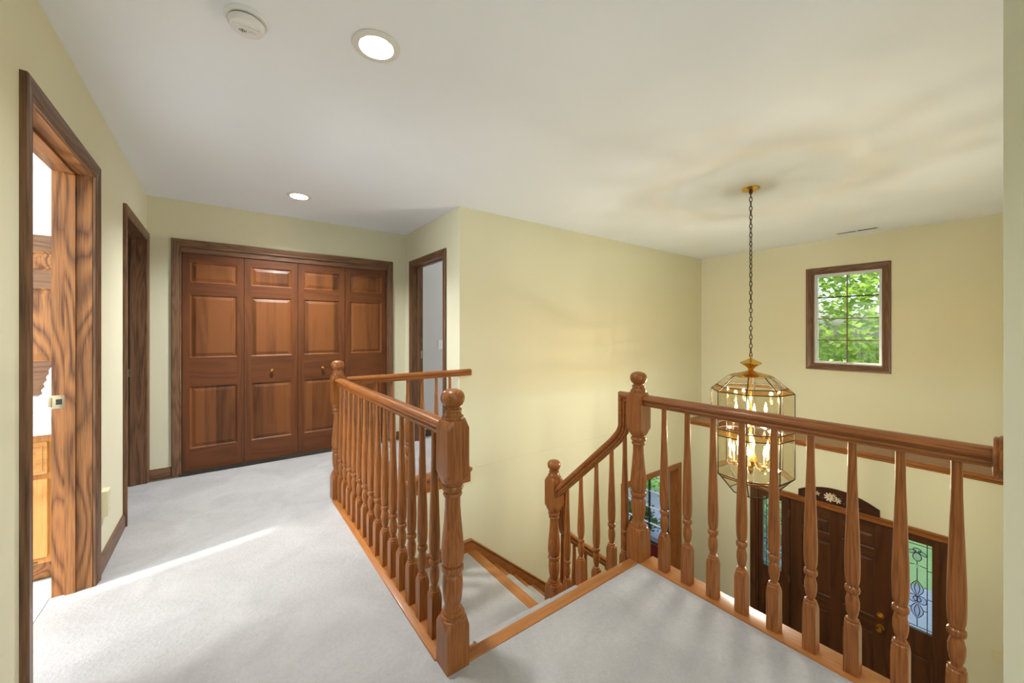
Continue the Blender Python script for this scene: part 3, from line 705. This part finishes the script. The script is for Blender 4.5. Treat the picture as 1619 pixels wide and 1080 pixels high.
_half = [(.018, 0), (.018, .009), (.0235, .0105), (.0255, .0155), (.0235, .0205), (.0205, .0215), (.0205, .0265), (.0285, .030), (.0325, .038), (.0315, .046), (.026, .054), (.015, .0595)]
RAIL = [(-w, h) for w, h in _half[:1]]+_half+[(0, .061)]+[(-w, h) for w, h in reversed(_half[1:])]
newel_me = MB().turned(NEWEL, .0465, seg=32).mesh('newel_post', smooth=28); newel_me.materials.append(M['oak_z'])
bal_me = MB().turned(BAL, .0225, seg=24).mesh('baluster', smooth=28); bal_me.materials.append(M['oak_z'])
RZ = .862
def rail_thing(loc, label): return thing('stair_railing', loc, label, 'railing', 'oak stair railings')
NX, NY, NY2, UX, UY = .7085, 1.3345, 3.198, 1.8775, 1.33
# left railing along the hall
ra = rail_thing((NX, 2.27, 0), 'long oak railing along the hall between the large near post and the far post')
inst(newel_me, 'newel_post', 'oak_z', (NX, NY, 0), ra); inst(newel_me, 'newel_post', 'oak_z', (NX, NY2, 0), ra)
MB().box(.655, .775, NY+.045, NY2-.045, -.02, .009, .003).build('shoe_rail', 'strip_y', ra)
MB().box(.752, .768, 1.36, NY2-.02, -.20, -.02).build('fascia_board', 'oak_y', ra)
for i in range(14):
    inst(bal_me, 'baluster', 'oak_z', (NX, 1.494+(3.089-1.494)*i/13, .006), ra)
MB().sweep(RAIL, [(NX, NY+.04, RZ), (NX, NY2-.04, RZ)], (1, 0, 0)).build('handrail', 'oak_y', ra)
# far railing towards the right doorway
rb = rail_thing((1.25, NY2, 0), 'oak railing at the far side of the stairwell ending at the wall corner')
MB().box(.755, XD, 3.145, 3.245, -.02, .009, .003).build('shoe_rail', 'strip_x', rb)
MB().sweep([(0, 0), (.012, 0), (.012, .085), (.020, .095), (.034, .108), (.040, .112), (.047, .120), (.047, .132), (.042, .139), (0, .139)], [(.757, YF, -.138), (1.873, YF, -.138)], (0, -1, 0)).build('fascia_board', 'oak_x', rb)
for i in range(7): inst(bal_me, 'baluster', 'oak_z', (1.668-.134*i, NY2, .006), rb)
MB().sweep(RAIL, [(NX+.04, NY2-.014, RZ), (1.868, NY2-.014, RZ), (1.881, NY2-.014, RZ+.002)], (0, -1, 0)).build('handrail', 'oak_x', rb)
# right railing over the foyer
rc = rail_thing((UX, .7, 0), 'oak railing over the foyer running right to a round wall rosette')
inst(newel_me, 'newel_post', 'oak_z', (UX, UY, -.005), rc)
MB().box(1.832, 1.945, YR, UY-.045, -.02, .009, .003).build('shoe_rail', 'strip_y', rc)
MB().box(1.905, 1.92, YR, UY+.02, -.28, -.02).build('fascia_board', 'oak_y', rc)
for i in range(9): inst(bal_me, 'baluster', 'oak_z', (UX, 1.171-.128*i, .006), rc)
MB().sweep(RAIL, [(UX, YR+.012, RZ), (UX, UY-.04, RZ)], (1, 0, 0)).build('handrail', 'oak_y', rc)
MB().lathe([(YR, .066), (YR+.006, .066), (YR+.010, .060), (YR+.014, .062), (YR+.019, .060), (YR+.021, .054), (YR+.021, .01)], (UX, 0, .893), 32, 'y').build('rosette', 'oak_z', rc)
# descending railing with gooseneck
def cut_baluster(L):
    return [(z if z <= .345 else .345+(z-.345)*(L-.345)/(.872-.345), r) for z, r in BAL]
rd = rail_thing((UX, 1.7, -.6), 'descending oak railing with gooseneck from upper post to lower post')
LNY = 2.025
MB().turned([(-.115, BIG)]+NEWEL[1:], .0465, (UX, LNY, -.685), 32).build('newel_post', 'oak_z', rd)
rail_z = lambda y: .2-.95*(y-1.893)
path = [(1.37, RZ), (1.397, RZ), (1.397, .735), (1.400, .71), (1.410, .682), (1.428, .653), (1.45, .626)]
path += [(1.48, rail_z(1.48)), (1.60, rail_z(1.60)), (1.985, rail_z(1.985))]
MB().sweep(RAIL, [(UX, y, z) for y, z in path], (1, 0, 0)).build('handrail', 'oak_y', rd)
for i, y in enumerate((1.422, 1.518, 1.637, 1.768, 1.893)):
    zb = -RISE*(1+i//2); zt = rail_z(y)+.012 if y > 1.46 else .672
    MB().turned(cut_baluster(zt-zb), .0225, (UX, y, zb), 24).build('baluster', 'oak_z', rd)
# lower flight
re_ = rail_thing((2.9, LNY, ZF), 'lower oak railing going on down towards the foyer behind the lower post')
lz = lambda x: -.262-.82*(x-2.03)
path = [(1.915, .10), (1.932, .10), (1.932, -.09), (1.936, -.13), (1.948, -.17), (1.97, -.205), (2.0, -.236), (2.03, lz(2.03)), (2.2, lz(2.2)), (4.02, lz(4.02))]
MB().sweep(RAIL, [(x, LNY, z) for x, z in path], (0, -1, 0)).build('handrail', 'oak_x', re_)
for j in range(1, 10):
    for d in (.065, .185):
        x = LX+LRUN*(j-1)+d; zb = ZL-RISE*j
        MB().turned(cut_baluster(lz(x)-zb+.012), .0225, (x, LNY, zb), 16).build('baluster', 'oak_z', re_)
MB().turned(NEWEL, .0465, (4.07, LNY, ZF), 24).build('newel_post', 'oak_z', re_)

# ------------------------------------------------------------------ lantern chandelier
CX_, CY_ = 3.447, 1.376
ch = thing('chandelier', (CX_, CY_, -.03), 'eight sided brass and glass lantern chandelier on a long chain', 'chandelier')
MB().lathe([(CZ, .066), (CZ-.006, .066), (CZ-.016, .055), (CZ-.022, .02), (CZ-.024, .004)], (CX_, CY_, 0), 24).build('canopy', 'brass', ch)
MB().lathe([(CZ-.022, .012), (CZ-.03, .016), (CZ-.04, .012), (CZ-.05, .004)], (CX_, CY_, 0), 12).build('chain_holder', 'chain_metal', ch)
lk = MB(); pts = []
for k in range(14):
    a = 2*PI*k/14; pts.append((.0095*math.cos(a), 0, .0215*math.sin(a)))
lk.tube(pts, .0034, 6, closed=True)
link_me = lk.mesh('chain_link'); link_me.materials.append(M['chain_metal'])
zt, zb = CZ-.055, 1.085; n = 37
for k in range(n):
    inst(link_me, 'chain_link', 'chain_metal', (CX_, CY_, zt+(zb-zt)*k/(n-1)), ch, (PI/2 if k % 2 else 0)+.5+.05*k)
MB().lathe([(1.085, .004), (1.075, .006), (1.06, .008), (1.052, .018), (1.040, .040), (1.028, .066), (1.020, .078), (1.014, .076), (1.004, .058), (.99, .036), (.975, .022), (.962, .018), (.955, .026), (.948, .050), (.936, .092), (.925, .135), (.918, .152), (.914, .152), (.914, .02)], (CX_, CY_, 0), 32).build('crown', 'brass', ch)
PH = math.radians(196.2)
def oct_pt(k, r, z): a = PH+PI/4*k; return Vector((CX_+r*math.cos(a), CY_+r*math.sin(a), z))
TIERS = [(.15, .914), (.251, .827), (.29, .792), (.29, .492), (.29, .44), (.29, .136), (.264, .110), (.15, -.022)]
GL = ['lantern_glass', 'amber_glass', 'lantern_glass', 'amber_glass', 'lantern_glass', 'amber_glass', 'lantern_glass']
for ti in range(7):
    (r0, z0), (r1, z1) = TIERS[ti], TIERS[ti+1]
    for k in range(8):
        q = [oct_pt(k, r0, z0), oct_pt(k+1, r0, z0), oct_pt(k+1, r1, z1), oct_pt(k, r1, z1)]
        c = sum(q, Vector())/4; nn = (q[1]-q[0]).cross(q[3]-q[0]).normalized()*.0015
        q = [c+(p-c)*.985 for p in q]
        MB().add([p+nn for p in q]+[p-nn for p in q], [(0, 1, 2, 3), (4, 7, 6, 5), (0, 4, 5, 1), (1, 5, 6, 2), (2, 6, 7, 3), (3, 7, 4, 0)]).build('glass_pane', GL[ti], ch, smooth=0)
fm = MB()
for r, z in TIERS:
    for k in range(8): fm.tube([oct_pt(k, r, z), oct_pt(k+1, r, z)], .0042, 6)
for ti in range(7):
    for k in range(8): fm.tube([oct_pt(k, *TIERS[ti]), oct_pt(k, *TIERS[ti+1])], .0042, 6)
fm.build('lead_frame', 'black_came', ch)
MB().lathe([(.92, .008), (.62, .008), (.60, .02), (.57, .030), (.54, .022), (.52, .009), (.33, .009), (.30, .022), (.27, .045), (.23, .055), (.20, .04), (.17, .018), (.15, .022), (.13, .012), (.11, .003)], (CX_, CY_, 0), 16).build('stem', 'brass', ch)
def candle(a, r, zp, hub, watt):
    dx, dy = math.cos(a), math.sin(a); P = lambda rr, z: (CX_+rr*dx, CY_+rr*dy, z)
    arm = MB().tube([P(.03, hub), P(r*.45, hub-.045), P(r*.75, hub-.055), P(r*.97, hub-.035), P(r, zp-.008)], .0055, 6).build('arm', 'brass', ch)
    c = P(r, 0)
    MB().lathe([(zp-.012, .006), (zp-.006, .018), (zp, .024), (zp+.004, .022), (zp+.004, .012)], c, 12).build('drip_pan', 'brass', arm)
    cd = MB().lathe([(zp+.004, .0075), (zp+.080, .0075), (zp+.083, .005)], c, 10).build('candle_sleeve', 'candle', ch)
    d = bpy.data.lights.new('candle_light', 'POINT'); lo2 = bpy.data.objects.new('candle_light', d); COL.objects.link(lo2)
    d.energy = watt; d.color = (1, .985, .96); d.shadow_soft_size = .012; lo2.location = (c[0], c[1], zp+.175)
    MB().lathe([(zp+.080, .005), (zp+.092, .0095), (zp+.104, .0115), (zp+.122, .0085), (zp+.142, .004), (zp+.158, .001)], c, 10).build('bulb', 'bulb', cd)
for k in range(8): candle(PI/4*k+.25, .150, .225, .235, 10)
for k in range(4): candle(PI/2*k+.6, .105, .545, .575, 9)
# ------------------------------------------------------------------ ceiling fittings
for (x, y), lab, en in ((CANS[0], 'white recessed ceiling light nearer the camera', 22), (CANS[1], 'white recessed ceiling light in front of the closet doors', 60), (CANS[2], 'white recessed ceiling light added unseen behind the camera', 13)):
    c = thing('recessed_light', (x, y, CZ), lab, 'ceiling light', 'recessed hall lights')
    MB().lathe([(CZ-.001, .094), (CZ-.005, .092), (CZ-.007, .080), (CZ-.006, .066), (CZ-.001, .0635), (CZ+.001, .0635), (CZ+.001, .094)], (x, y, 0), 40, cap=False).build('trim_ring', 'white_paint', c)
    MB().lathe([(CZ, .0635), (CZ+.05, .0575), (CZ+.052, .050)], (x, y, 0), 40, cap=False).build('baffle', 'white_paint', c)
    MB().lathe([(CZ+.051, .052), (CZ+.047, .045), (CZ+.045, .02), (CZ+.045, .001)], (x, y, 0), 32).build('lamp_lens', 'lamp_lens', c)
    a = area('recessed_lamp', (x, y, CZ+.040), (0, 0, -1), .09, .09, en, (.985, .99, 1)); a.data.shape = 'DISK'
sd = thing('smoke_detector', (.071, 1.751, CZ), 'round white smoke detector on the ceiling beside the near light', 'smoke detector')
sx, sy = .071, 1.751
MB().lathe([(CZ, .070), (CZ-.008, .070), (CZ-.014, .066), (CZ-.015, .050)], (sx, sy, 0), 40).build('base_ring', 'white_plastic', sd)
bd = MB().lathe([(CZ-.014, .050), (CZ-.019, .0505), (CZ-.019, .0575), (CZ-.032, .0575), (CZ-.040, .053), (CZ-.044, .046), (CZ-.044, .02), (CZ-.044, .001)], (sx, sy, 0), 40).build('housing', 'white_plastic', sd)
MB().lathe([(CZ-.0148, .0545), (CZ-.0188, .0545)], (sx, sy, 0), 40).build('shadow_gap', 'dark_slot', sd)  # dark ring, the shade of the gap put in as colour
MB().box(sx-.042, sx+.042, sy-.022, sy-.008, CZ-.049, CZ-.043, .002).build('lower_bar', 'white_plastic', bd)
for k in range(5):
    l = .010-.003*abs(k-2); xx = sx-.022+.005*k
    MB().box(xx-.0012, xx+.0012, sy+.010-l, sy+.010+l, CZ-.0448, CZ-.0438).build('vent_slot', 'dark_slot', bd)
MB().lathe([(CZ-.044, .011), (CZ-.047, .010), (CZ-.048, .004)], (sx+.018, sy+.010, 0), 16).build('test_button', 'white_plastic', bd)
cv = thing('ceiling_vent', (5.86, 1.22, CZ), 'slim white air vent in the ceiling above the small window', 'vent')
MB().grid('z', CZ-.006, CZ-.0005, [5.81, 5.825, 5.895, 5.91], [1.03, 1.045, 1.215, 1.225, 1.395, 1.41], lambda x, y: not (5.825 < x < 5.895 and (1.045 < y < 1.215 or 1.225 < y < 1.395))).build('frame', 'white_paint', cv, smooth=0)
MB().box(5.82, 5.90, 1.04, 1.40, CZ-.0012, CZ-.0006).build('duct_opening', 'dark_slot', cv)
for k in range(6):
    x = 5.831+.0115*k
    MB().add([(x, 1.225, CZ-.005), (x, 1.395, CZ-.005), (x+.009, 1.395, CZ-.002), (x+.009, 1.225, CZ-.002), (x, 1.225, CZ-.0045), (x, 1.395, CZ-.0045), (x+.009, 1.395, CZ-.0015), (x+.009, 1.225, CZ-.0015)], [(0, 1, 2, 3), (4, 7, 6, 5), (0, 4, 5, 1), (1, 5, 6, 2), (2, 6, 7, 3), (3, 7, 4, 0)]).build('louvre', 'white_paint', cv)

# ------------------------------------------------------------------ wall plates
def plate(name, fn, u, v, w, h, mat, label, cat, toggle=True, t=.006):
    p = thing(name, fn(u, v-h/2, 0), label, cat)
    loops = [[fn(u-w/2+d, v-h/2+d, n), fn(u+w/2-d, v-h/2+d, n), fn(u+w/2-d, v+h/2-d, n), fn(u-w/2+d, v+h/2-d, n)] for d, n in ((0, 0), (0, t*.5), (.002, t), )]
    MB().loft(loops).build('cover_plate', mat, p, smooth=0)
    if toggle:
        MB().prism([(u-.005, v-.012), (u+.005, v-.012), (u+.005, v+.012), (u-.005, v+.012)], fn, t, t+.003).build('toggle_base', mat, p)
        MB().prism([(u-.004, v-.002), (u+.004, v-.002), (u+.004, v+.010), (u-.004, v+.010)], fn, t, t+.012).build('toggle', mat, p)
    for dv in (-.03, .03):
        MB().prism([(u+.003*math.cos(k), v+dv*(h/.115)+.003*math.sin(k)) for k in (0, 1.05, 2.09, 3.14, 4.19, 5.24)], fn, t-.001, t+.0012).build('screw', mat, p)
plate('light_switch', fmap('y-', 4.42), 2.18, 1.115, .072, .115, 'white_plastic', 'light switch on the grey wall seen through the right doorway', 'switch')
plate('light_switch', fmap('x-', XF), .20, -1.725, .075, .115, 'ivory_plastic', 'light switch on the yellow foyer wall right of the front door', 'switch')
plate('outlet_cover', f1, 2.995, .352, .078, .135, 'ivory_plastic', 'ivory outlet cover low on the wall between the left doorways', 'outlet', False, .028)

# ------------------------------------------------------------------ bathroom
bf = struct(MB().box(-2.85, -.664, .8, 3.52, -.04, -.008).build('floor_bathroom', 'grout', smooth=0), 'white tiled bathroom floor', 'floor')
tile_me = MB().box(-.0985, .0985, -.0985, .0985, -.006, .006, .0015).mesh('tile'); tile_me.materials.append(M['tile'])
for i in range(9):
    for k in range(10): inst(tile_me, 'tile', 'tile', (-.765-.2*i, 2.93-.2*k+.0, -.0065), bf)
van = thing('vanity_cabinet', (-1.3, 3.27, 0), 'light oak bathroom vanity seen through the near doorway', 'cabinet')
fv = fmap('y-', 3.0)
MB().box(-1.95, -.668, 3.0, 3.51, .10, .752).build('body', 'vanity_z', van, smooth=0)
MB().box(-1.95, -.672, 3.056, 3.50, 0, .10).build('toe_kick', 'jamb_y', van)
for i in range(3):
    a = -.715-.40*i; b = a-.37
    dr = MB().prism([(b, .555), (a, .555), (a, .715), (b, .715)], fv, 0, .018).build('drawer_front', 'vanity_x', van)
    raised_panel(MB(), fmap('y-', 2.982), b+.016, a-.016, .572, .698, -.004, .004, .018, .006).build('raised_panel', 'vanity_x', dr, smooth=0)
    dd = MB().grid('y', 2.982, 3.0, [b, b+.05, a-.05, a], [.135, .19, .47, .528], lambda u, v: not (b+.05 < u < a-.05 and .19 < v < .47)).build('cabinet_door', 'vanity_z', van, smooth=0)
    raised_panel(MB(), fmap('y-', 2.984), b+.05, a-.05, .19, .47, -.008, 0, .03, .008).build('raised_panel', 'vanity_z', dd, smooth=0)
    MB().box(a-.085, a-.03, 2.972, 2.982, .112, .120).build('hinge', 'hinge', dd)
ct = thing('vanity_countertop', (-1.3, 3.25, .752), 'white bathroom countertop with backsplash', 'countertop')
MB().box(-1.98, -.656, 2.965, 3.515, .752, .800, .006).build('slab', 'counter', ct)
MB().box(-1.98, -.656, 3.495, 3.519, .800, .892, .004).build('backsplash', 'counter', ct)
wc = thing('panelled_front', (-1.1, 3.51, .9), 'wood panelled front above the bathroom counter', 'cabinet')  # flat wood panels, no box behind them
panel_leaf(wc, 'cabinet_door', fmap('y-', 3.49), -1.20, -.672, .902, 1.842, .05, [(1.10, 1.53), (1.635, 1.745)], [(-1.14, -.70)], .028, ('jamb_z', 'casing_x', 'jamb_z'))
prof = []
for k in range(60):
    t = k/59; prof.append((.800+.345*t, (.088*(1-t)+.012)*(1 if t < .06 else .93+.07*math.cos(2*PI*t*9.5))))
orn = MB().lathe(prof, (-.755, 3.33, 0), 40).build('ridged_ornament', 'ceramic')
tag(orn, 'white ridged cone standing on the bathroom countertop', 'ornament')

# ------------------------------------------------------------------ outside
def leaf_pts(c, s, rnd):
    d = Vector((rnd.gauss(0, 1), rnd.gauss(0, 1), rnd.gauss(0, .7))).normalized()
    nrm = Vector((rnd.gauss(0, .6), rnd.gauss(0, .6), 1)).normalized(); d = (d-nrm*d.dot(nrm)).normalized(); e = nrm.cross(d)
    sh = [(-.5, 0), (-.15, -.2), (-.2, -.5), (.1, -.28), (.5, 0), (.1, .28), (-.2, .5), (-.15, .2)]
    return [c+d*a*s+e*b*s+nrm*s*.12*(abs(b)-abs(a)*.5) for a, b in sh]
def foliage(parent, name, mat, centre, rad, n, size, seed, shell=.3):
    rnd = random.Random(seed); m = MB(); clumps = []
    for k in range(max(8, n//45)):
        while True:
            p = Vector((rnd.uniform(-1, 1), rnd.uniform(-1, 1), rnd.uniform(-1, 1)))
            if shell < p.length < 1: break
        clumps.append(Vector((centre[0]+p.x*rad[0], centre[1]+p.y*rad[1], centre[2]+p.z*rad[2])))
    cs = min(rad)*.22
    for k in range(n):
        c = clumps[k % len(clumps)]+Vector((rnd.gauss(0, cs), rnd.gauss(0, cs), rnd.gauss(0, cs*.55)))
        c.z = max(c.z, -2.88)
        m.add(leaf_pts(c, size*rnd.uniform(.7, 1.3), rnd), [tuple(range(8))])
    me = bpy.data.meshes.new(name); org = wloc(parent)
    me.from_pydata([tuple(Vector(v)-org) for v in m.v], [], m.f); me.materials.append(M[mat])
    o = bpy.data.objects.new(name, me); COL.objects.link(o); o.parent = parent; o['kind'] = 'stuff'
    return o
def tree(x, y, base, h, centre, rad, n, size, seed, label, mat='maple_leaf', tr=.13):
    t = thing('tree', (x, y, base), label, 'tree', 'trees outside the small window')
    rnd = random.Random(seed+50)
    MB().tube([(x, y, base+.02), (x+.05, y, base+h*.4), (x, y+.08, base+h*.8), (x, y, base+h)], [tr, tr*.8, tr*.55, tr*.2], 10).build('trunk', 'bark', t)
    for k in range(9):
        z0 = base+h*(.35+.06*k); a = rnd.uniform(0, 2*PI); L = min(rad[0], rad[1])*.85
        MB().tube([(x, y, z0), (x+L*.5*math.cos(a), y+L*.5*math.sin(a), z0+.35), (x+L*math.cos(a), y+L*math.sin(a), z0+.5)], [tr*.2, tr*.12, tr*.05], 6).build('branch', 'bark', t)
    foliage(t, 'foliage', mat, centre, rad, n, size, seed, .05)
    return t
tree(10.8, 4.1, -3, 6.5, (10.3, 2.6, 1.5), (1.6, 2.8, 2.6), 6200, .155, 3, 'green maple tree close outside the small window')
tree(16.0, 6.2, -3, 7.5, (15.5, 5.2, 2.2), (2.2, 4.5, 3.2), 3600, .24, 9, 'paler green tree farther off beyond the small window', 'maple_leaf')
def shrub(x, y, r, h, n, seed, mat, label):
    t = thing('shrub', (x, y, -2.97), label, 'shrub', 'shrubs along the front of the house')
    for k in range(5):
        a = k*1.25; MB().tube([(x, y, -2.955), (x+r*.3*math.cos(a), y+r*.3*math.sin(a), -3+h*.5)], [.02, .01], 6).build('stem', 'bark', t)
    foliage(t, 'foliage', mat, (x, y, -3+h*.55), (r, r, h*.5), n, .07, seed, .2)
shrub(8.6, 6.2, .7, 1.3, 2600, 21, 'shrub_leaf', 'bright green bush outside the gridded window')
shrub(6.9, 5.0, .4, .7, 1600, 22, 'dark_leaf', 'low dark green bush under the gridded window')
shrub(8.0, 2.9, .6, 1.0, 1500, 25, 'dark_leaf', 'green bush outside the left sidelight')
lawn = MB().box(5.95, 80, -50, 60, -3.2, -3.0).build('lawn', 'grass', smooth=0)
tag(lawn, 'mown green lawn in front of the house', 'lawn', kind='stuff')
tag(MB().box(5.95, 9.3, -6, 12, -3.05, -2.975).build('paved_walk', 'paving', smooth=0), 'grey paved walk along the front of the house', 'path', kind='structure')
